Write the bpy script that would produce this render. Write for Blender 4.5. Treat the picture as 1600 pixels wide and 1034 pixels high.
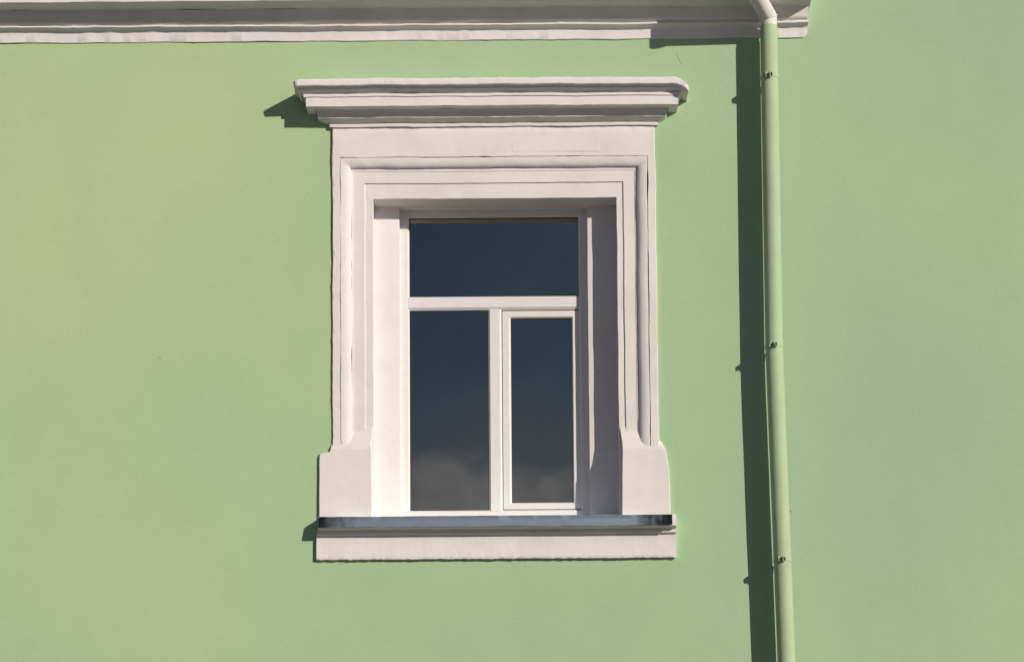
import bpy, bmesh, math, random
from mathutils import Vector, Matrix, noise

random.seed(7)
scene = bpy.context.scene
for o in list(bpy.data.objects):
    bpy.data.objects.remove(o)
COL = scene.collection

# ------------------------------------------------------------------ camera
U = 1.0 / 260.0                      # metres for one unit used in measuring the facade
FPX = 3980.0                         # focal length in photograph pixels
PITCH = math.radians(5.4)
ROLL = -0.0071
SHIFT = 690.0                        # rise of the lens, photograph pixels
CAM = Vector((0.0, -15.0, 1.6))
CROT = Matrix.Rotation(math.pi / 2 + PITCH, 3, 'X') @ Matrix.Rotation(ROLL, 3, 'Z')

cam = bpy.data.cameras.new('camera')
cam.sensor_fit = 'HORIZONTAL'
cam.sensor_width = 36.0
cam.lens = 36.0 * FPX / 1600.0
cam.shift_y = SHIFT / 1600.0
cam.clip_start = 0.1
cam.clip_end = 3000.0
cam_o = bpy.data.objects.new('camera', cam)
cam_o.matrix_world = Matrix.Translation(CAM) @ CROT.to_4x4()
COL.objects.link(cam_o)
scene.camera = cam_o

# ------------------------------------------------------------------ sun and sky
SUN_T, SUN_S = 1.0, 0.55             # metres moved left / down by a shadow for each metre of projection
to_sun = Vector((SUN_T, -1.0, SUN_S)).normalized()
sun = bpy.data.lights.new('sun', 'SUN')
sun.energy = 5.0
sun.angle = math.radians(0.5)
sun.color = (1.0, 0.92, 0.77)
sun_o = bpy.data.objects.new('sun', sun)
sun_o.rotation_euler = (-to_sun).to_track_quat('-Z', 'Y').to_euler()
sun_o.location = (12, -14, 16)
COL.objects.link(sun_o)

world = bpy.data.worlds.new('World')
scene.world = world
world.use_nodes = True
wn, wl = world.node_tree.nodes, world.node_tree.links
wn.clear()
sky = wn.new('ShaderNodeTexSky')
sky.sky_type = 'NISHITA'
sky.sun_disc = False
sky.sun_elevation = math.asin(to_sun.z)
sky.sun_rotation = math.atan2(to_sun.x, to_sun.y)
sky.air_density = 0.6
sky.dust_density = 0.2
sky.ozone_density = 1.4
tc = wn.new('ShaderNodeTexCoord')
sep = wn.new('ShaderNodeSeparateXYZ')
wl.new(tc.outputs['Generated'], sep.inputs[0])
cmap = wn.new('ShaderNodeMapping')
cmap.inputs['Scale'].default_value = (1.0, 1.0, 1.5)
cmap.inputs['Location'].default_value = (9.1, 0.0, 0.0)
wl.new(tc.outputs['Generated'], cmap.inputs[0])
cn = wn.new('ShaderNodeTexNoise')
cn.inputs['Scale'].default_value = 15.0
cn.inputs['Detail'].default_value = 6.0
cn.inputs['Roughness'].default_value = 0.5
wl.new(cmap.outputs[0], cn.inputs['Vector'])
# a bank of cloud that is thick near the horizon and thins out upward
elev = wn.new('ShaderNodeMapRange')
elev.inputs['From Min'].default_value = 0.17
elev.inputs['From Max'].default_value = 0.265
elev.inputs['To Min'].default_value = 0.26
elev.inputs['To Max'].default_value = -0.3
wl.new(sep.outputs['Z'], elev.inputs['Value'])
add = wn.new('ShaderNodeMath'); add.operation = 'ADD'
wl.new(cn.outputs['Fac'], add.inputs[0]); wl.new(elev.outputs[0], add.inputs[1])
cm = wn.new('ShaderNodeMapRange'); cm.interpolation_type = 'SMOOTHSTEP'
cm.inputs['From Min'].default_value = 0.50
cm.inputs['From Max'].default_value = 0.66
wl.new(add.outputs[0], cm.inputs['Value'])
mixw = wn.new('ShaderNodeMix'); mixw.data_type = 'RGBA'
wl.new(cm.outputs[0], mixw.inputs['Factor'])
# thin high veil of cloud
vn = wn.new('ShaderNodeTexNoise')
vn.inputs['Scale'].default_value = 5.0
vn.inputs['Detail'].default_value = 5.0
wl.new(cmap.outputs[0], vn.inputs['Vector'])
vm = wn.new('ShaderNodeMapRange'); vm.interpolation_type = 'SMOOTHSTEP'
vm.inputs['From Min'].default_value = 0.42
vm.inputs['From Max'].default_value = 0.68
vm.inputs['To Max'].default_value = 0.3
wl.new(vn.outputs['Fac'], vm.inputs['Value'])
veil = wn.new('ShaderNodeMix'); veil.data_type = 'RGBA'
wl.new(vm.outputs[0], veil.inputs['Factor'])
wl.new(sky.outputs[0], veil.inputs['A'])
veil.inputs['B'].default_value = (6.5, 6.3, 6.3, 1)
wl.new(veil.outputs['Result'], mixw.inputs['A'])
# cloud bodies: pale tops and greyer hollows
cb = wn.new('ShaderNodeTexNoise')
cb.inputs['Scale'].default_value = 26.0
cb.inputs['Detail'].default_value = 5.0
wl.new(cmap.outputs[0], cb.inputs['Vector'])
cr = wn.new('ShaderNodeValToRGB')
cr.color_ramp.elements[0].position = .32
cr.color_ramp.elements[0].color = (4.6, 4.9, 6.1, 1)
cr.color_ramp.elements[1].position = .66
cr.color_ramp.elements[1].color = (8.6, 8.9, 10.4, 1)
wl.new(cb.outputs['Fac'], cr.inputs[0])
wl.new(cr.outputs[0], mixw.inputs['B'])
bg = wn.new('ShaderNodeBackground')
bg.inputs['Strength'].default_value = 0.05
wl.new(mixw.outputs['Result'], bg.inputs['Color'])
wo = wn.new('ShaderNodeOutputWorld')
wl.new(bg.outputs[0], wo.inputs[0])

vs = scene.view_settings
vs.view_transform = 'Standard'
vs.look = 'None'
vs.exposure = -0.31
vs.gamma = 1.0
vs.use_curve_mapping = False
scene.render.engine = 'CYCLES'
scene.cycles.max_bounces = 8
scene.cycles.diffuse_bounces = 5

# ------------------------------------------------------------------ measuring
def W(px, py, h=0.0):
    """point of the facade seen at photograph pixel px,py when it stands h units proud of the wall"""
    d = CROT @ Vector(((px - 800.0) / FPX, (517.0 - py + SHIFT) / FPX, -1.0))
    t = (-h * U - CAM.y) / d.y
    return CAM + d * t
def XX(px, py, h=0.0): return W(px, py, h).x
def ZZ(py, px, h=0.0): return W(px, py, h).z

def YB(py, px, h_from, h_to):
    """apparent height, at projection h_to, of a level surface whose edge shows at py with projection h_from"""
    z = ZZ(py, px, h_from)
    lo, hi = -600.0, 1800.0
    for _ in range(50):
        m = (lo + hi) / 2
        if ZZ(m, px, h_to) > z: lo = m
        else: hi = m
    return lo

def nz(p, f, seed=0.0):
    return noise.noise(Vector((p[0] * f + seed, p[1] * f + seed * 1.7, p[2] * f - seed)))
def wobble(p, amp, seed=0.0):
    """hand-troweled unevenness of a plaster surface (amp in metres)"""
    p = Vector(p)
    a = Vector((nz(p, 4, seed), nz(p, 4, seed + 11) * .6, nz(p, 4, seed + 23)))
    b = Vector((nz(p, 17, seed + 3), nz(p, 17, seed + 5) * .6, nz(p, 17, seed + 31)))
    c = Vector((nz(p, 60, seed + 2), nz(p, 60, seed + 9) * .6, nz(p, 60, seed + 13)))
    crumb = max(0.0, nz(p, 23, seed + 41) - .28) * 2.2
    return p + amp * (1.5 * a + .6 * b + .32 * c) + amp * .6 * crumb * Vector((0, -.5, -1.0))

# ------------------------------------------------------------------ materials
def new_mat(name):
    m = bpy.data.materials.new(name)
    m.use_nodes = True
    n, l = m.node_tree.nodes, m.node_tree.links
    return m, n, l, n['Principled BSDF']
def noise_node(n, l, scale, detail=4, rough=.55, vec=None, loc=None, sc=None):
    t = n.new('ShaderNodeTexCoord')
    mp = n.new('ShaderNodeMapping')
    if loc: mp.inputs['Location'].default_value = loc
    if sc: mp.inputs['Scale'].default_value = sc
    l.new(t.outputs['Object'], mp.inputs[0])
    x = n.new('ShaderNodeTexNoise')
    x.inputs['Scale'].default_value = scale
    x.inputs['Detail'].default_value = detail
    x.inputs['Roughness'].default_value = rough
    l.new(mp.outputs[0], x.inputs['Vector'])
    return x
def ramp(n, l, src, stops):
    r = n.new('ShaderNodeValToRGB')
    e = r.color_ramp.elements
    while len(e) < len(stops): e.new(.5)
    for k, (p, c) in enumerate(stops):
        e[k].position = p; e[k].color = (*c, 1)
    l.new(src, r.inputs[0])
    return r
def mix(n, l, mode, fac, a, b):
    x = n.new('ShaderNodeMix'); x.data_type = 'RGBA'; x.blend_type = mode
    if isinstance(fac, (int, float)): x.inputs['Factor'].default_value = fac
    else: l.new(fac, x.inputs['Factor'])
    for key, v in (('A', a), ('B', b)):
        if isinstance(v, tuple): x.inputs[key].default_value = (*v, 1)
        else: l.new(v, x.inputs[key])
    return x.outputs['Result']
def bump(n, l, height, strength, dist, prev=None):
    b = n.new('ShaderNodeBump')
    b.inputs['Strength'].default_value = strength
    b.inputs['Distance'].default_value = dist
    l.new(height, b.inputs['Height'])
    if prev: l.new(prev, b.inputs['Normal'])
    return b.outputs[0]

GREEN = (0.42, 0.56, 0.275)
def mat_green():
    m, n, l, p = new_mat('green_wall_paint')
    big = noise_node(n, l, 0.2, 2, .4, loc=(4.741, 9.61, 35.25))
    c1 = ramp(n, l, big.outputs[0], [(.42, (.345, .50, .342)), (.54, (.388, .532, .328)), (.66, (.460, .565, .315))])  # brightness falloff, left to right, put into the paint by the chosen noise offset
    med = noise_node(n, l, 2.6, 6, .6, sc=(1, 1, .7))
    c2 = ramp(n, l, med.outputs[0], [(.3, (.965, .975, .965)), (.5, (1, 1, 1)), (.72, (1.025, 1.015, 1.02))])
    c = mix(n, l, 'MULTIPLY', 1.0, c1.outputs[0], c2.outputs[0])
    fine = noise_node(n, l, 75, 6, .72)
    c3 = ramp(n, l, fine.outputs[0], [(.3, (.93, .935, .93)), (.62, (1.02, 1.02, 1.02))])
    c = mix(n, l, 'MULTIPLY', 1.0, c, c3.outputs[0])
    # pin-prick blemishes
    v = n.new('ShaderNodeTexVoronoi'); v.inputs['Scale'].default_value = 3.2
    t = n.new('ShaderNodeTexCoord'); l.new(t.outputs['Object'], v.inputs['Vector'])
    d = ramp(n, l, v.outputs['Distance'], [(.004, (.55, .57, .50)), (.010, (1, 1, 1))])
    c = mix(n, l, 'MULTIPLY', .8, c, d.outputs[0])
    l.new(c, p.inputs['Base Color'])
    p.inputs['Roughness'].default_value = .75
    p.inputs['Specular IOR Level'].default_value = .3
    lo = noise_node(n, l, 1.7, 3, .5)
    b1 = bump(n, l, lo.outputs[0], .16, .02)
    mi = noise_node(n, l, 9, 5, .6, sc=(1, 1, 2.2))
    b2 = bump(n, l, mi.outputs[0], .28, .004, b1)
    fi = noise_node(n, l, 140, 4, .7)
    b3 = bump(n, l, fi.outputs[0], .6, .0016, b2)
    l.new(b3, p.inputs['Normal'])
    return m
def mat_trim(name='white_plaster', col=(.745, .712, .73), rough_amt=.4):
    m, n, l, p = new_mat(name)
    med = noise_node(n, l, 3.0, 6, .6)
    c2 = ramp(n, l, med.outputs[0], [(.3, (.93, .92, .90)), (.52, (1, 1, 1)), (.75, (1.03, 1.025, 1.03))])
    c = mix(n, l, 'MULTIPLY', 1.0, col, c2.outputs[0])
    fine = noise_node(n, l, 55, 5, .6)
    c3 = ramp(n, l, fine.outputs[0], [(.28, (.90, .89, .87)), (.42, (1, 1, 1))])
    c = mix(n, l, 'MULTIPLY', .5, c, c3.outputs[0])
    l.new(c, p.inputs['Base Color'])
    p.inputs['Roughness'].default_value = .72
    p.inputs['Specular IOR Level'].default_value = .3
    a = noise_node(n, l, 14, 5, .6)
    b1 = bump(n, l, a.outputs[0], rough_amt, .004)
    f = noise_node(n, l, 120, 4, .7)
    b2 = bump(n, l, f.outputs[0], rough_amt, .0016, b1)
    l.new(b2, p.inputs['Normal'])
    return m
def mat_pvc():
    m, n, l, p = new_mat('white_pvc')
    f = noise_node(n, l, 20, 4, .6)
    c = ramp(n, l, f.outputs[0], [(.3, (.72, .70, .72)), (.6, (.75, .73, .75))])
    l.new(c.outputs[0], p.inputs['Base Color'])
    p.inputs['Roughness'].default_value = .35
    return m
def mat_glass():
    m, n, l, p = new_mat('window_glass')
    n.remove(p)
    out = n['Material Output']
    fr = n.new('ShaderNodeFresnel'); fr.inputs['IOR'].default_value = 2.95   # two panes of a double glazing reflect
    gl = n.new('ShaderNodeBsdfGlossy'); gl.inputs['Roughness'].default_value = 0.012
    gl.inputs['Color'].default_value = (1.0, .93, .80, 1)   # coated glass
    tr = n.new('ShaderNodeBsdfTransparent'); tr.inputs['Color'].default_value = (.78, .82, .82, 1)
    wv = noise_node(n, l, 1.3, 2, .4)
    b = bump(n, l, wv.outputs[0], .08, .01)
    l.new(b, gl.inputs['Normal'])
    mx = n.new('ShaderNodeMixShader')
    l.new(fr.outputs[0], mx.inputs[0]); l.new(tr.outputs[0], mx.inputs[1]); l.new(gl.outputs[0], mx.inputs[2])
    l.new(mx.outputs[0], out.inputs[0])
    return m
def mat_metal():
    m, n, l, p = new_mat('galvanised_steel')
    sp = noise_node(n, l, 30, 5, .6, sc=(1, 1, 2))
    c = ramp(n, l, sp.outputs[0], [(.3, (.76, .88, 1.0)), (.6, (.84, .94, 1.0))])
    # dark reflections at the bent ends of the strip, painted into the colour
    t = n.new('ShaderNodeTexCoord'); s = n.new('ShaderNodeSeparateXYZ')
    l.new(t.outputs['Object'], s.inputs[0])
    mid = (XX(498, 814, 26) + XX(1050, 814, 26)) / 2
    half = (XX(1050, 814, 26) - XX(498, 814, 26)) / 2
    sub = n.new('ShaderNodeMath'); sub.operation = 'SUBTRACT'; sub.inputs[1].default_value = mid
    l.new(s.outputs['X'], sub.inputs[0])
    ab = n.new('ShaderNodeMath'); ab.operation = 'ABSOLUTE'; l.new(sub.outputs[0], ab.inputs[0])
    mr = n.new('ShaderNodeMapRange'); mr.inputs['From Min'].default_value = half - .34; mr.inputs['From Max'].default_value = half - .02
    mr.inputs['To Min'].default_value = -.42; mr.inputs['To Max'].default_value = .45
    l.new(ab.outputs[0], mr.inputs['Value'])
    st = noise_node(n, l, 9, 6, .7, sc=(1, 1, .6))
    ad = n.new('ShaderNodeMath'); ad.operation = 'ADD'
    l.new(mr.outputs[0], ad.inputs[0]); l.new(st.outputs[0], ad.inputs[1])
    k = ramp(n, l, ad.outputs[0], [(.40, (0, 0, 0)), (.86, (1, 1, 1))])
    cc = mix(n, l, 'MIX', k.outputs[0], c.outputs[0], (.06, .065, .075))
    l.new(cc, p.inputs['Base Color'])
    p.inputs['Metallic'].default_value = .92
    p.inputs['Roughness'].default_value = .3
    w = noise_node(n, l, 5, 3, .5, sc=(1, 1, .3))
    b = bump(n, l, w.outputs[0], .25, .006)
    l.new(b, p.inputs['Normal'])
    return m
def mat_plain(name, col, rough=.7, metal=0, var=.08, scale=12):
    m, n, l, p = new_mat(name)
    f = noise_node(n, l, scale, 4, .6)
    a = tuple(x * (1 - var) for x in col); b = tuple(min(1, x * (1 + var)) for x in col)
    c = ramp(n, l, f.outputs[0], [(.3, a), (.7, b)])
    l.new(c.outputs[0], p.inputs['Base Color'])
    p.inputs['Roughness'].default_value = rough
    p.inputs['Metallic'].default_value = metal
    return m

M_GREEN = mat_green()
M_TRIM = mat_trim()
M_ROUGH = mat_trim('rough_white_plaster', (.745, .712, .73), .6)
M_PVC = mat_pvc()
M_GLASS = mat_glass()
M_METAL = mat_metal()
M_GASKET = mat_plain('rubber_gasket', (.02, .02, .02), .6)
M_PIPE = mat_plain('green_pipe_paint', (.39, .50, .322), .75, 0, .04, 8)
M_PIPEW = mat_plain('white_pipe_paint', (.70, .665, .67), .7, 0, .04, 8)
M_BOLT = mat_plain('painted_bolt', (.07, .10, .05), .5, 0, .3, 60)
M_ROOM = mat_plain('dim_room_plaster', (.75, .73, .70), .8)
M_PAVE = mat_plain('pale_paving', (.125, .122, .112), .85, 0, .12, .8)
M_ROOF = mat_plain('roof_sheet', (.16, .10, .08), .5)
M_DARK = mat_plain('hairline_crack', (.22, .27, .16), .9)
M_PALE = mat_plain('bare_scratch', (.66, .66, .52), .9)

# ------------------------------------------------------------------ mesh helpers
def obj(name, verts, faces, mat, parent=None, smooth=True, angle=38):
    me = bpy.data.meshes.new(name)
    me.from_pydata([tuple(v) for v in verts], [], faces)
    bm = bmesh.new(); bm.from_mesh(me)
    bmesh.ops.recalc_face_normals(bm, faces=bm.faces[:])
    bm.to_mesh(me); bm.free()
    me.materials.append(mat)
    if smooth:
        me.polygons.foreach_set('use_smooth', [True] * len(me.polygons))
        me.set_sharp_from_angle(angle=math.radians(angle))
    me.update()
    o = bpy.data.objects.new(name, me)
    COL.objects.link(o)
    if parent: o.parent = parent
    return o
def empty(name, loc=(0, 0, 0)):
    o = bpy.data.objects.new(name, None)
    o.location = loc
    o.empty_display_size = .3
    COL.objects.link(o)
    return o
def grid(rows, closed_u=False, closed_v=False):
    """quads between equally long rows of points"""
    V, F = [], []
    n = len(rows[0])
    for r in rows: V += list(r)
    R = len(rows)
    for i in range(R if closed_v else R - 1):
        for j in range(n if closed_u else n - 1):
            a, b = i * n + j, i * n + (j + 1) % n
            c, d = ((i + 1) % R) * n + (j + 1) % n, ((i + 1) % R) * n + j
            F.append((a, b, c, d))
    return V, F
def merge(*parts):
    V, F = [], []
    for v, f in parts:
        k = len(V); V += list(v); F += [tuple(i + k for i in q) for q in f]
    return V, F
def line(a, b, step):
    n = max(1, int(round((Vector(b) - Vector(a)).length / step)))
    return [Vector(a).lerp(Vector(b), i / n) for i in range(n)]
def path(pts, step, fixed=None):
    out = []
    for i in range(len(pts) - 1):
        n = fixed[i] if fixed else max(1, int(round((Vector(pts[i + 1]) - Vector(pts[i])).length / step)))
        out += [Vector(pts[i]).lerp(Vector(pts[i + 1]), k / n) for k in range(n)]
    return out + [Vector(pts[-1])]
def boxv(x0, x1, y0, y1, z0, z1):
    V = [(x, y, z) for x in (x0, x1) for y in (y0, y1) for z in (z0, z1)]
    F = [(0, 1, 3, 2), (4, 6, 7, 5), (0, 4, 5, 1), (2, 3, 7, 6), (0, 2, 6, 4), (1, 5, 7, 3)]
    return V, F
def tube(pts, radii, n=32, cap=True):
    pts = [Vector(p) for p in pts]
    rows = []
    for i, p in enumerate(pts):
        a = pts[max(i - 1, 0)]; b = pts[min(i + 1, len(pts) - 1)]
        t = (b - a).normalized()
        s = t.cross(Vector((0, 1, 0)))
        if s.length < .1: s = t.cross(Vector((1, 0, 0)))
        s.normalize(); u = s.cross(t)
        r = radii[i] if isinstance(radii, (list, tuple)) else radii
        rows.append([p + r * (math.cos(2 * math.pi * k / n) * s + math.sin(2 * math.pi * k / n) * u) for k in range(n)])
    V, F = grid(rows, closed_u=True)
    if cap:
        F.append(tuple(range(n))); k = len(V) - n; F.append(tuple(range(k, k + n)))
    return V, F

# ------------------------------------------------------------------ ground
gv, gf = grid([[Vector((x, y, 0)) for x in (-900, -60, -20, 0, 20, 60, 900)] for y in (-900, -80, -30, -10, 0, 30, 900)])
ground = obj('ground', gv, gf, M_PAVE, smooth=False)
ground['kind'] = 'structure'

# ------------------------------------------------------------------ building
bld = empty('building', (0, 0, 0))
bld['label'] = 'pale green plastered building with white trimmed window and top cornice'
bld['category'] = 'building'

X0, X1, ZTOP = -9.0, 9.5, 7.75
# hole for the window, hidden under the outer band of the surround and the sill
hx0, hx1 = XX(528, 450), XX(1018, 450)
hz0, hz1 = ZZ(850, 770), ZZ(238, 770)
def cuts(a, b, step, extra):
    n = int((b - a) / step)
    c = [a + (b - a) * i / n for i in range(n + 1)]
    c = [v for v in c if all(abs(v - e) > step * .3 for e in extra)] + list(extra)
    return sorted(c)
cx = cuts(X0, X1, .11, [hx0, hx1]); cz = cuts(0, ZTOP, .11, [hz0, hz1])
def wall_y(x, z): return .0022 * nz((x, 0, z), .9, 2) + .0012 * nz((x, 0, z), 3.1, 5)
V = []; F = []
for z in cz:
    for x in cx:
        V.append((x, wall_y(x, z), z))
nx = len(cx)
for i in range(len(cz) - 1):
    for j in range(nx - 1):
        xm, zm = (cx[j] + cx[j + 1]) / 2, (cz[i] + cz[i + 1]) / 2
        if hx0 < xm < hx1 and hz0 < zm < hz1: continue
        F.append((i * nx + j, i * nx + j + 1, (i + 1) * nx + j + 1, (i + 1) * nx + j))
# thickness behind: ends and masonry round the hole
TH = .62
front = (V, F)
sides = merge(boxv(X0, X1, .02, TH, hz1 + .03, ZTOP), boxv(X0, X1, .02, TH, 0, hz0 - .03),
              boxv(X0, hx0 - .03, .02, TH, hz0 - .03, hz1 + .03), boxv(hx1 + .03, X1, .02, TH, hz0 - .03, hz1 + .03))
wv_, wf_ = merge(front, sides)
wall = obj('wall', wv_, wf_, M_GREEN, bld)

def mark(name, pts, w, mat):
    """a thin scratch or crack, a sliver about a millimetre proud of the paint"""
    P = [W(px, py, .0) for px, py in pts]
    P = [Vector((p.x, wall_y(p.x, p.z), p.z)) for p in P]
    rows = []
    for i, p in enumerate(P):
        a = P[max(i - 1, 0)]; b = P[min(i + 1, len(P) - 1)]
        t = (b - a).normalized(); s = Vector((-t.z, 0, t.x))
        k = w * (0.35 if i in (0, len(P) - 1) else 1)
        rows.append([p + s * k * U + Vector((0, -.0008, 0)), p + Vector((0, -.0012, 0)), p - s * k * U + Vector((0, -.0008, 0))])
    v, f = grid(rows)
    return obj(name, v, f, mat, wall, smooth=False)
mark('scratch', [(1453, 414), (1453.6, 421), (1453.4, 430)], .3, M_PALE)
mark('crack', [(1057, 84), (1060, 91), (1062, 95), (1066, 103)], .2, M_DARK)
mark('chip', [(1234, 797), (1235.5, 798.4), (1236.5, 799.5)], 1.1, M_DARK)
mark('chip', [(248, 558), (250, 559), (252, 559.4)], .7, M_DARK)
mark('chip', [(1037.5, 363), (1040, 363), (1041.5, 366)], .9, M_PALE)

# ---- roof and room: they close the building
rv, rf = merge(boxv(X0 - .2, X1 + .2, -.0, 6.0, ZTOP + .002, ZTOP + .16))
roof = obj('roof', rv, rf, M_ROOF, bld, smooth=False)
rx0, rx1, rz0, rz1 = hx0 - 1.2, hx1 + 1.2, hz0 - .9, hz1 + .6
rv, rf = boxv(rx0, rx1, TH + .002, 4.4, rz0, rz1)
rf = [q for q in rf if not all(abs(rv[i][1] - (TH + .002)) < 1e-6 for i in q)]
room = obj('room', rv, rf, M_ROOM, bld, smooth=False)
# wall side of the room, round the opening
# ------------------------------------------------------------------ profile sweeps
def three_sided(loops, zb, step=.018, amp=.0016, seed=1.0):
    """loops: (xL at y450, yT at x770, xR at y450, h); runs up the left, across the top, down the right"""
    ref = loops[0]
    rows = []
    xl, zt, xr = XX(ref[0], 450, ref[3]), ZZ(ref[1], 770, ref[3]), XX(ref[2], 450, ref[3])
    nv, nh = int((zt - zb) / step), int((xr - xl) / step)
    for (a, t, b, h) in loops:
        xl, zt, xr, y = XX(a, 450, h), ZZ(t, 770, h), XX(b, 450, h), -h * U
        pts = [(xl, y, zb), (xl, y, zt), (xr, y, zt), (xr, y, zb)]
        rows.append([wobble(p, amp, seed) for p in path(pts, step, (nv, nh, nv))])
    return rows
def straight(prof, step=.018, amp=.0016, seed=1.0, close_back=True, shape=None, yref=None, xref=770):
    """prof: (xL, xR, y, h) rows from top to bottom; each row runs along the front and returns to the wall at both ends"""
    rows = []
    n = None
    for k, (a, b, y, h) in enumerate(prof):
        yr = yref if yref else y
        xa, xb, z = XX(a, yr, h), XX(b, yr, h), ZZ(y, xref, h)
        if n is None: n = int((xb - xa) / step)
        ptsrow = path([(xa, .012, z), (xa, -h * U, z), (xb, -h * U, z), (xb, .012, z)], step, (5, n, 5))
        if shape: ptsrow = [shape(k, p, xa, xb) for p in ptsrow]
        rows.append([wobble(p, amp, seed) for p in ptsrow])
    return rows

# ---- window surround: outer band with the frieze, rounded moulding, two receding fascias, reveal
HO, H1, H2 = 4.0, -6.0, -8.0
HP, HF = -46.0, -64.0
zb_s = ZZ(812, 770)
arch_outer = [(519.5, 196, 1026, -3), (519.5, 196, 1026, HO - .6), (520.1, 196.6, 1025.4, HO), (523, 209, 1022.6, HO), (525.8, 221, 1019.8, HO), (528.6, 233, 1017, HO), (531.2, 244.2, 1014.2, HO), (531.6, 244.6, 1013.8, HO - 1.8), (532.4, 245.4, 1013.0, HO - 1.8)]
srows = three_sided(arch_outer, zb_s, amp=.0036, seed=4)
sv, sf = grid(srows)
surround = obj('window_surround', sv, sf, M_TRIM, bld)
surround['label'] = 'white plaster band and frieze around the window'
ov = [(532.4, 245.4, 1013.0, HO - 1.8), (532.8, 246.2, 1012.2, HO - .6)]
for k in range(1, 9):
    a = k / 8 * math.pi / 2
    s = math.sin(a); c = math.cos(a)
    ov.append((532.8 + 16.6 * s, 246.2 + 16.0 * s, 1012.2 - 15.2 * s, HO - .6 - 8.0 * (1 - c)))
e = ov[-1]
ov.append((e[0] + .3, e[1] + .3, e[2] - .3, e[3] - .6))
mv, mf = grid(three_sided(ov, zb_s, amp=.003, seed=4.6))
obj('rounded_moulding', mv, mf, M_TRIM, surround)
e = ov[-1]
fa = [e, (550.4, 263.2, 996.4, e[3] + .2), (551.6, 267.4, 993.5, e[3]), (552.0, 267.8, 993.0, H1), (569.6, 285.4, 975.8, H1), (570.0, 285.8, 975.2, H2),
      (582.6, 309.6, 965.0, H2), (583.0, 310.2, 964.6, H2 - .5), (584.2, YB(310.4, 770, H2, HP - 2), 964.0, HP - 2)]
fv, ff = grid(three_sided(fa, zb_s, amp=.002, seed=4.4))
fascia = obj('stepped_fascia', fv, ff, M_TRIM, surround)
# head only has to line up with the fascia's soffit: same apparent height means same real height
def lining():
    z = ZZ(310.4, 770, H2); xl = XX(583.2, 450, H2); xr = XX(964.4, 450, H2)
    rows = []
    for h in (HP - 1.5, HF - 8, -165):
        pts = [(xl - .004, -h * U, zb_s), (xl - .004, -h * U, z), (xr + .004, -h * U, z), (xr + .004, -h * U, zb_s)]
        rows.append(path(pts, .05))
    m = min(len(r) for r in rows)
    return grid([r[:m] for r in rows])
lv, lf = lining()
obj('reveal_lining', lv, lf, M_TRIM, surround)

def pilaster(xo, xi, seed):
    """flat recessed pier between surround and window frame"""
    y0 = -HP * U
    xa, xb = XX(xo, 450, HP), XX(xi, 450, HP)
    zt = ZZ(310.4, 770, H2) + .004
    n = 90
    rows = []
    for (x, y) in ((xa, y0 + .1), (xa, y0), (xa + (xb - xa) * .03, y0), (xa + (xb - xa) * .5, y0), (xa + (xb - xa) * .97, y0), (xb, y0 + .0015), (xb, y0 + .1)):
        rows.append([wobble((x, y, zb_s + (zt - zb_s) * i / n), .0012, seed) for i in range(n + 1)])
    v, f = grid(rows)
    return obj('pilaster', v, f, M_TRIM, surround)
pilaster(580, 624.3, 7)
pilaster(972, 918.7, 8)

def plinth(outline, inner, mirror, seed):
    """projecting foot of the surround: outline gives outer x for each y, the face slopes back into the fascia at its top"""
    ys = [808 - 3 * i for i in range(54)]
    HPL = 5.2
    rows = []
    def interp(tab, y):
        for (ya, xa), (yb, xb) in zip(tab, tab[1:]):
            if yb <= y <= ya: return xa + (xb - xa) * (ya - y) / max(ya - yb, 1e-6)
        return tab[-1][1] if y < tab[-1][0] else tab[0][1]
    for y in ys:
        t = min(1, max(0, (700 - y) / 50)); t = 1 - (1 - t) ** 1.7
        h = HPL + (H2 - 1.5 - HPL) * t
        xo, xi = interp(outline, y), interp(inner, y)
        s = 1 if xi > xo else -1
        cols = [(xo, -3), (xo, h - .8), (xo + s * .8, h)] + [(xo + (xi - xo) * k / 14, h) for k in range(1, 14)] + [(xi - s * .8, h), (xi, h - .9), (xi + s * .15, HP - 3)]
        rows.append([wobble(W(x, y, hh) if hh > -20 else Vector((XX(xi, y, h), -hh * U, ZZ(y, xi, h))), .0019, seed) for x, hh in cols])
    v, f = grid(rows)
    k = len(rows[0]); m = len(v)
    f.append(tuple(range(m - k, m)))
    return obj('plinth', v, f, M_TRIM, surround)
plinth([(808, 498.2), (720, 498.4), (711, 499), (707, 501), (706, 514.5), (703, 516), (692, 518), (676, 519.6), (640, 520.6)],
       [(808, 580.5), (700, 580.2), (690, 578.4), (680, 581), (640, 583.4)], False, 12)
plinth([(808, 1047.4), (770, 1047), (735, 1045.2), (716, 1042), (703, 1040), (695, 1036.5), (688, 1033), (676, 1030.4), (640, 1028)],
       [(808, 972), (700, 972.4), (690, 971.6), (682, 970), (670, 968.6), (640, 967.2)], True, 14)

# old plaster patch on the frieze
pv, pf = [], []
xa, xb, za, zc = XX(800, 220, 4), XX(936, 220, 4), ZZ(236.6, 868, 4), ZZ(205.4, 868, 4)
nn = 40
rows = []
for (ins, h) in ((0, 3.0), (0, 4.22), (.3, 4.3)):
    i_ = ins * U
    pts = [(xa + i_, -h * U, za + i_), (xb - i_, -h * U, za + i_), (xb - i_, -h * U, zc - i_), (xa + i_, -h * U, zc - i_), (xa + i_, -h * U, za + i_)]
    rows.append([p + Vector((0, 0, .002 * nz(p, 25, 3))) for p in path(pts, .02, (30, 8, 30, 8))[:-1]])
v, f = grid(rows, closed_u=True); k = len(rows[0]); f.append(tuple(range(len(v) - k, len(v))))
obj('plaster_patch', v, f, M_TRIM, surround, smooth=False)

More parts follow.
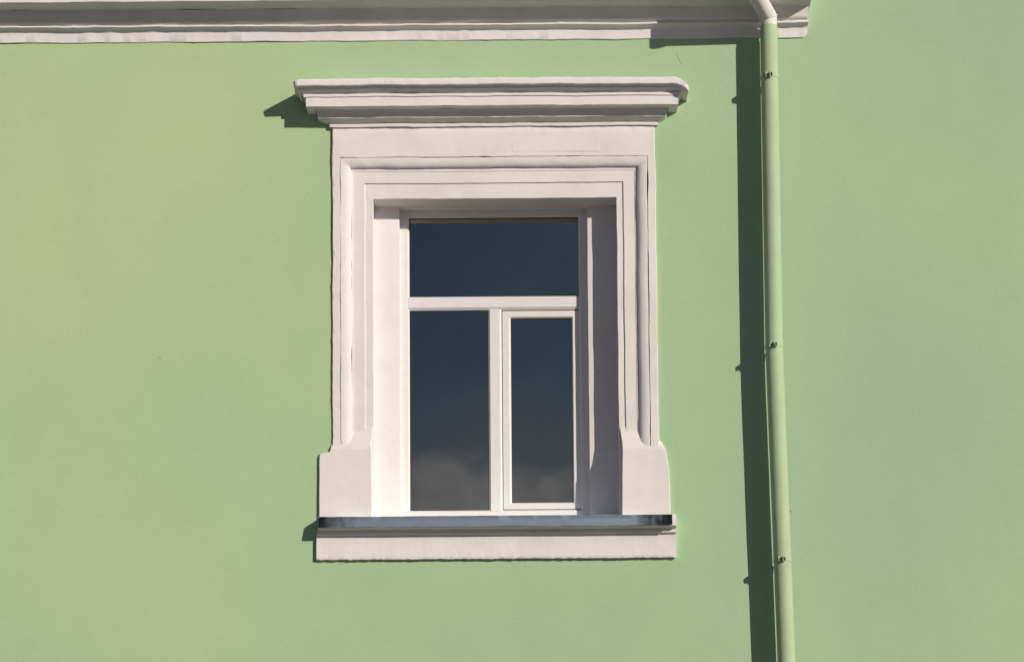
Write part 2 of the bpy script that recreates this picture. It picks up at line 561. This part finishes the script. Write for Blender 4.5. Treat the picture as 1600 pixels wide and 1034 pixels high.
# ---- hood over the window
def hood_shape(k, p, xa, xb):
    # the crown's right-hand end is worn round
    if 1 <= k <= 4:          # corners are rounded in plan too
        q = 6 * U
        yf = -(0, 54, 55, 54.6, 53.4)[k] * U
        d = max((xa + q - p.x) / q, (p.x - (xb - q)) / q)
        if d > 0 and p.y < yf + q:
            if d < .999: p = Vector((p.x, yf + q * (1 - math.sqrt(1 - d * d)), p.z))
            else: p = Vector((p.x, yf + q, p.z))
    if k <= 8:
        r = (p.x - (xb - 26 * U)) / (26 * U)
        if r > 0: p = Vector((p.x, p.y, p.z - (14, 14, 13, 12, 11, 9, 7, 5, 2)[min(k, 8)] * U * r ** 2.1))
        r = ((xa + 8 * U) - p.x) / (8 * U)
        if r > 0: p = Vector((p.x, p.y, p.z - (2.5, 2.5, 1, 0, 0, 0, 0, 0, 0)[k] * U * min(r, 1) ** 2))
    return p
crown = [(519, 1026, YB(119.6, 770, 54, 3), 3), (460, 1075.5, 121.4, 54), (457.6, 1077, 123.2, 55), (459.4, 1076.6, 131.2, 54.6), (460.5, 1075.8, 131.9, 53.4), (464.5, 1072, 134.2, 46.8), (465, 1071.4, 136.4, 46.2), (465.8, 1071, 138.2, 45.8), (468.4, 1068.4, 141.2, 42), (472, 1065, 145.4, 38)]
hv, hf = grid(straight(crown, amp=.0042, seed=20, step=.0065, shape=hood_shape, yref=130))
# shallow dents left by the trowel in the shaded hollow
hood = obj('window_hood', hv, hf, M_TRIM, bld)
hood['label'] = 'white moulded hood projecting above the window'
fas = [(472.5, 1064, 145.2, 37.2), (474.4, 1062.4, 145.6, 39), (474.6, 1062.2, 149.6, 39.1), (475.4, 1061.2, 150.2, 37.4), (478.2, 1059.6, 151.4, 37.4), (478.4, 1059.4, 164.6, 37.6), (479, 1058.8, 165.1, 37), (492.5, 1044.5, 169.8, 24)]
hv, hf = grid(straight(fas, amp=.003, seed=21, yref=155))
obj('hood_fascia', hv, hf, M_TRIM, hood)
bed = [(492.5, 1044.5, 169.4, 24), (493, 1043.6, 170.4, 22.6), (494, 1042.6, 176, 19.6), (495.4, 1041.6, 181.6, 17.6), (496, 1041, 182.6, 17.8), (500, 1037.5, 185, 15.4), (505, 1034, 187.8, 11.8), (510, 1031, 190.4, 8.2), (512.6, 1029, 191.8, 6.2), (514, 1028, 192.2, 7.4), (514.4, 1027.8, 196.2, 7.4), (515, 1027, 197, 7.2), (518, 1025.4, 197.8, 3.2), (519.4, 1025.4, 199, 2.5)]
hv, hf = grid(straight(bed, amp=.0034, seed=22, yref=185))
obj('bed_moulding', hv, hf, M_TRIM, hood)

# ---- sill block and its metal flashing
sl = [(497, 1056.6, YB(803, 770, 22.5, -40), -40), (497, 1056.8, 805.2, 22.5), (496.6, 1057, 807, 23.6), (496.6, 1057, 822.6, 23.6), (497, 1056.6, 823.4, 22.8), (496.4, 1056.6, 825.6, 15), (496, 1056.4, 828.4, 11), (495.6, 1056.4, 828.9, 11.6),
      (495.4, 1056.6, 833, 11.6), (495.2, 1056.6, 833.8, 10.6), (494.8, 1056.8, 835, 7), (494.6, 1057, 836, 6.6), (494.4, 1056.6, 852, 6.4), (494.4, 1056.2, 867, 6.6), (494.4, 1056, 870.4, 6.8), (494.6, 1055.6, 872.2, 6), (494.8, 1055.2, 873.4, -2)]
def sill_shape(k, p, xa, xb):
    if 14 <= k <= 15:       # broken lower arris
        p = Vector((p.x, p.y + .002 * nz(p, 50, 8), p.z + .0042 * nz((p.x, 0, 1), 30, 6) + .003 * nz((p.x, 0, 1), 110, 7)))
    if k in (6, 7, 8):
        p = Vector((p.x, p.y, p.z + .002 * nz((p.x, 0, 1), 12, 6)))
    return p
rows = straight(sl, amp=.0016, seed=30, shape=sill_shape, yref=840, step=.009)
sv, sf = grid(rows)
sill = obj('window_sill', sv, sf, M_ROUGH, bld)
sill['label'] = 'white plaster sill block under the window'
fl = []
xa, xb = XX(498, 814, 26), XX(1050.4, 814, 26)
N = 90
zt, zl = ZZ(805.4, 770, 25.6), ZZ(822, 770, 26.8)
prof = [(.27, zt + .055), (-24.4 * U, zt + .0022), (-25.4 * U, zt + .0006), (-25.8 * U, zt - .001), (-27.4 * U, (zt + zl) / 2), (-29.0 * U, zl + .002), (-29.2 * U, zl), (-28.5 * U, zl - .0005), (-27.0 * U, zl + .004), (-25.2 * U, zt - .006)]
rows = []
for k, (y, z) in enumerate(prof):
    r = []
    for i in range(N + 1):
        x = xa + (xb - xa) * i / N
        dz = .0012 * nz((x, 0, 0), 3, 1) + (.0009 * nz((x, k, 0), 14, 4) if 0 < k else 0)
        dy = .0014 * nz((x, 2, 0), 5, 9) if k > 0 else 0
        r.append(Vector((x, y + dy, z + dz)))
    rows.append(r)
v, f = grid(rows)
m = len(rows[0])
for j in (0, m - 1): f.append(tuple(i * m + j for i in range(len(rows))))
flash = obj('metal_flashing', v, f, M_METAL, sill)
flash['label'] = 'grey galvanised metal flashing strip with dark reflections painted at its ends'

# ---- window
def ring(loops):
    """loops: (x0,x1 at y, y0,y1 at x, h)"""
    rows = []
    for (x0, x1, y0, y1, h) in loops:
        ym = (y0 + y1) / 2; xm = (x0 + x1) / 2
        xa, xb, za, zc = XX(x0, ym, h), XX(x1, ym, h), ZZ(y0, xm, h), ZZ(y1, xm, h)
        rows.append([Vector((xa, -h * U, za)), Vector((xb, -h * U, za)), Vector((xb, -h * U, zc)), Vector((xa, -h * U, zc))])
    return grid(rows, closed_u=True)
HG = -71.0
wv, wf = ring([(612, 930, 314, 815, HF - 14), (612, 930, 314, 815, HF), (637.4, 907.6, 338.2, 798.4, HF), (638.0, 907.0, 338.8, 798.0, HF - .4), (640.2, 905.6, 340.6, 796.8, HF - 3.6), (640.2, 905.6, 340.6, 796.8, HF - 12)])
window = obj('window', wv, wf, M_PVC, bld, smooth=False)
window['label'] = 'white framed window with one wide upper pane and two lower panes'
def bar(prof, along, a, b, ref):
    """prof: (coordinate, h); along 'x' or 'z'"""
    rows = []
    for (c, h) in prof:
        if along == 'x':
            z = ZZ(c, ref, h); rows.append([Vector((XX(a, c, h), -h * U, z)), Vector((XX(b, c, h), -h * U, z))])
        else:
            x = XX(c, ref, h); rows.append([Vector((x, -h * U, ZZ(a, c, h))), Vector((x, -h * U, ZZ(b, c, h)))])
    v, f = grid(rows); 
    n = len(rows)
    f.append(tuple(2 * i for i in range(n))); f.append(tuple(2 * i + 1 for i in range(n)))
    return v, f
v, f = bar([(463.4, HF - 12), (463.4, HF - 3), (463.9, HF - .7), (464.4, HF - .45), (479.8, HF - .45), (480.4, HF - .9), (484.6, HF - 3.8), (484.9, HF - 12)], 'x', 638.6, 906.6, 770)
obj('transom', v, f, M_PVC, window, smooth=False)
v, f = bar([(763.6, HF - 12), (763.6, HF - 3.8), (766, HF - .9), (766.5, HF - .5), (781.6, HF - .5), (782.2, HF - .9), (784.6, HF - 3.8), (784.6, HF - 12)], 'z', 797.6, 483.6, 640)
obj('mullion', v, f, M_PVC, window, smooth=False)
v, f = ring([(785.6, 906.8, 485.6, 795.2, HF - 12), (785.6, 906.8, 485.6, 795.2, HF - 3.4), (786.2, 906.2, 486.2, 794.6, HF - 3.0), (796.0, 896.6, 494.4, 786.8, HF - 3.0), (796.6, 896.0, 495.0, 786.2, HF - 3.4), (798.8, 894.6, 497.4, 785.0, HF - 6.0), (798.8, 894.6, 497.4, 785.0, HF - 14)])
sash = obj('sash', v, f, M_PVC, window, smooth=False)
sash['label'] = 'opening casement with its own white frame'
def pane(x0, x1, y0, y1, h):
    ym = (y0 + y1) / 2; xm = (x0 + x1) / 2
    v, f = boxv(XX(x0, ym, h), XX(x1, ym, h), -h * U, -h * U + .004, ZZ(y1, xm, h), ZZ(y0, xm, h))
    # a sheet with a front face only carries the reflection; edges sit in the rebate
    return obj('pane', v, f, M_GLASS, window, smooth=False)
pane(638, 908, 337, 467, HG); pane(638, 767, 480, 800, HG); pane(795, 899, 493, 789, HG - 2.2)
def gasket(x0, x1, y0, y1, h):
    v, f = ring([(x0 - 2, x1 + 2, y0 - 2, y1 + 2, h), (x0 + .7, x1 - .7, y0 + .8, y1 - .7, h), (x0 + .7, x1 - .7, y0 + .8, y1 - .7, h - .8)])
    return obj('gasket', v, f, M_GASKET, window, smooth=False)
gasket(640.2, 905.6, 340.6, 463.4, HG + .9); gasket(640.6, 763.6, 485.0, 796.8, HG + .9); gasket(798.8, 894.6, 497.4, 785, HG - 1.3)

# ------------------------------------------------------------------ cornice at the top of the wall
XL = -8.9
def cornice_rows(prof, amp, seed, step=.02, shape=None):
    rows = []
    n = None
    for k, (xr, y, h) in enumerate(prof):
        b = XX(xr, 30, h); z = ZZ(y, 770, h)
        if n is None: n = int((b - XL) / step)
        pts = path([(XL, -h * U, z), (b, -h * U, z), (b, .012, z)], step, (n, 6))
        if shape: pts = [shape(k, p, b) for p in pts]
        rows.append([wobble(p, amp, seed) for p in pts])
    return rows
def edge_round(k, p, b):
    if k >= 7:
        r = (p.x - (b - 9 * U)) / (9 * U)
        if r > 0: p = Vector((p.x, p.y, p.z + 5.5 * U * r * r))
    return p
fb = [(1262, 36.0, 10.4), (1263, 36.8, 12.6), (1263, 38.8, 12.6), (1262.6, 39.6, 11.4), (1262, 43, 6.2), (1261.4, 46.6, 3.2), (1261.4, 47.6, 2.8), (1261.2, 48.4, 2.6), (1261, 61.6, 2.3), (1261, 62.6, 1.6), (1261, 63, -1.5)]
v, f = grid(cornice_rows(fb, .0036, 41, shape=edge_round))
cornice = obj('cornice', v, f, M_ROUGH, bld)
cornice['label'] = 'white plaster cornice along the top of the green wall'
cv = [(1266, 11.6, 23), (1265, 13, 21.4), (1264, 20, 18.6), (1263.4, 27, 16.6), (1263, 30, 16), (1262.6, 33, 13.6), (1262, 35.4, 11), (1262, 36.6, 10.4)]
v, f = grid(cornice_rows(cv, .0034, 42))
obj('cove', v, f, M_ROUGH, cornice)
co = [(1270, YB(-37, 770, 53, 3), 3), (1272, -36, 53), (1272, -34, 54), (1270, -1.2, 51.6), (1269.4, -.2, 50.6), (1266, 11.2, 23.4), (1266, 12, 22.6)]
v, f = grid(cornice_rows(co, .0026, 43))
obj('corona', v, f, M_TRIM, cornice)

# ------------------------------------------------------------------ gutter above the cornice (just out of the picture)
def P(x_ref, y_ref, dX=0, h=0, dZ=0):
    """real point: over wall pixel x_ref,y_ref, moved by units dX,dZ and standing h proud"""
    p = W(x_ref, y_ref, 0)
    return Vector((p.x + dX * U, -h * U, p.z + dZ * U))
PH = 31.0
top_lo = P(1197.8, 41); top_lo.y = -PH * U       # pipe axis; parallax of its projection is taken off below
def axis(px, py, h=PH):
    return W(px, py, h)
gz = W(770, 0, 0).z + 96 * U
rows = []
for k in range(13):
    a = math.pi * k / 12
    y = -112 * U - math.cos(a) * 17 * U; z = gz - math.sin(a) * 17 * U
    rows.append([Vector((XL, y, z)), Vector((XX(1262, 0, 112), y, z))])
for k in range(12, -1, -1):
    a = math.pi * k / 12
    y = -112 * U - math.cos(a) * 16.2 * U; z = gz - math.sin(a) * 16.2 * U
    rows.append([Vector((XL, y, z)), Vector((XX(1262, 0, 112), y, z))])
v, f = grid(rows, closed_v=True)
gutter = obj('gutter', v, f, M_PIPEW, bld)

# ------------------------------------------------------------------ drainpipe
pipe = empty('drainpipe', (axis(1229, 1034).x, -PH * U, 0))
pipe['label'] = 'green painted drainpipe with white top bend running down the wall'
pipe['category'] = 'drainpipe'
def kid(name, v, f, mat, parent=pipe, **k):
    root = pipe.location
    o = obj(name, [Vector(q) - root for q in v], f, mat, parent, **k)
    return o
R = 13.6 * U
A0, A1, A2 = axis(1201.2, 42), axis(1209.6, 545), axis(1229, 1034)
A2.y = A1.y = A0.y = -PH * U
dirn = (A2 - A1).normalized()
foot = A1 + dirn * ((A1.z - .22) / -dirn.z)
pts = [A0, A0 - Vector((0, 0, .004)), A0.lerp(A1, .3), A0.lerp(A1, .7), A0.lerp(A1, .97), A1.lerp(foot, .02), A1.lerp(foot, .2), A1.lerp(foot, .6), foot, foot + Vector((.02, -.10, -.09)), foot + Vector((.03, -.22, -.14))]
v, f = tube(pts, [R * .985] + [R] * 10, 40)
kid('pipe', v, f, M_PIPE, angle=60)
# white collar and offset bend up to the gutter
B0 = A0 + Vector((0, 0, 15.5 * U))
dh, dX, dz = 84.0, -50.0, 44.0
off = Vector((dX * U, -dh * U, dz * U))
B1 = B0 + off
v, f = tube([A0 - Vector((0, 0, 3 * U)), A0.lerp(B0, .8), B0], R * .95, 40, cap=False)
kid('collar', v, f, M_PIPEW, angle=60)
v, f = tube([B0 - Vector((0, 0, .006)), B0 + off * .03, B0 + off * .5, B0 + off * .97, B1 + Vector((0, 0, .01)), B1 + Vector((0, 0, gz - B1.z - 14 * U))], R * .97, 40)
kid('bend', v, f, M_PIPEW, angle=60)
v, f = tube([B1 - Vector((0, 0, 11 * U)), B1 + Vector((0, 0, gz - B1.z - 12 * U))], R * 1.1, 40)
kid('outlet', v, f, M_PIPEW, angle=60)
seam_d = off.normalized()
# dark seam where bend and collar meet
sp = B0
nrm = (Vector((0, 0, 1)) + seam_d).normalized()
s = nrm.cross(Vector((0, 1, 0))).normalized(); u = s.cross(nrm)
rows = []
for r_, o_ in ((R * 1.0, -.4), (R * 1.075, -.4), (R * 1.075, .4), (R * 1.0, .4)):
    rows.append([sp + nrm * (o_ * U) + r_ * (math.cos(2 * math.pi * k / 40) * s + math.sin(2 * math.pi * k / 40) * u) for k in range(40)])
v, f = grid(rows, closed_u=True, closed_v=True)
kid('seam_ring', v, f, M_PIPEW)

def clamp(c, seed, tilt):
    """steel strap round the pipe with two ears, a bolt and a stand-off to the wall"""
    rnd = random.Random(seed)
    rows = []
    hh = 2.6 * U
    ang0 = math.radians(-90 - 14)        # ears face forward, a little to the left
    n = 36
    for dz_, rr in ((-hh, R * 1.0), (-hh, R * 1.045), (hh, R * 1.045), (hh, R * 1.0)):
        rows.append([c + Vector((rr * math.cos(2 * math.pi * k / n), rr * math.sin(2 * math.pi * k / n), dz_)) for k in range(n)])
    parts = [grid(rows, closed_u=True, closed_v=True)]
    fw = Vector((math.cos(ang0), math.sin(ang0), 0)); sd = Vector((-fw.y, fw.x, 0))
    def slab(o, du, dv, dw, tl):
        """small bent plate: du along fw, dv along sd, dw up"""
        rot = Matrix.Rotation(tl, 3, fw)
        V = []
        for a in (0, 1):
            for b in (-1, 1):
                for e in (-1, 1):
                    V.append(o + rot @ (fw * du * a + sd * dv * b * .5 + Vector((0, 0, dw * e * (.5 - .14 * a)))))
        return V, [(0, 1, 3, 2), (4, 6, 7, 5), (0, 4, 5, 1), (2, 3, 7, 6), (0, 2, 6, 4), (1, 5, 7, 3)]
    base = c + fw * R * .96
    parts.append(slab(base - sd * 3.6 * U, 6.2 * U, 1.3 * U, 10.5 * U, tilt))
    parts.append(slab(base + sd * 3.6 * U, 6.2 * U, 1.3 * U, 10.5 * U, -tilt * .8))
    # stand-off rod and wall plate
    parts.append(tube([c + Vector((0, R, 0)), Vector((c.x, .01, c.z))], 2.2 * U, 10))
    parts.append(boxv(c.x - 5 * U, c.x + 5 * U, -1.2 * U, .004, c.z - 7 * U, c.z + 7 * U))
    v, f = merge(*parts)
    o = kid('clamp', v, f, M_PIPE, angle=30)
    b0 = base + fw * 3.4 * U
    v, f = merge(tube([b0 - sd * 6.4 * U, b0 + sd * 7.0 * U], 1.35 * U, 8), tube([b0 - sd * 6.0 * U, b0 - sd * 4.2 * U], 2.6 * U, 6), tube([b0 + sd * 4.6 * U, b0 + sd * 6.6 * U], 2.7 * U, 6))
    kid('bolt', v, f, M_BOLT, o, angle=30)
    return o
def on_pipe(py):
    z = ZZ(py, 1210, PH + 13)
    if z > A1.z: t = (A0.z - z) / (A0.z - A1.z); return A0.lerp(A1, t)
    t = (A1.z - z) / (A1.z - foot.z); return A1.lerp(foot, t)
clamp(on_pipe(117), 1, .18)
clamp(on_pipe(538), 2, -.35)
clamp(on_pipe(873), 3, .1)
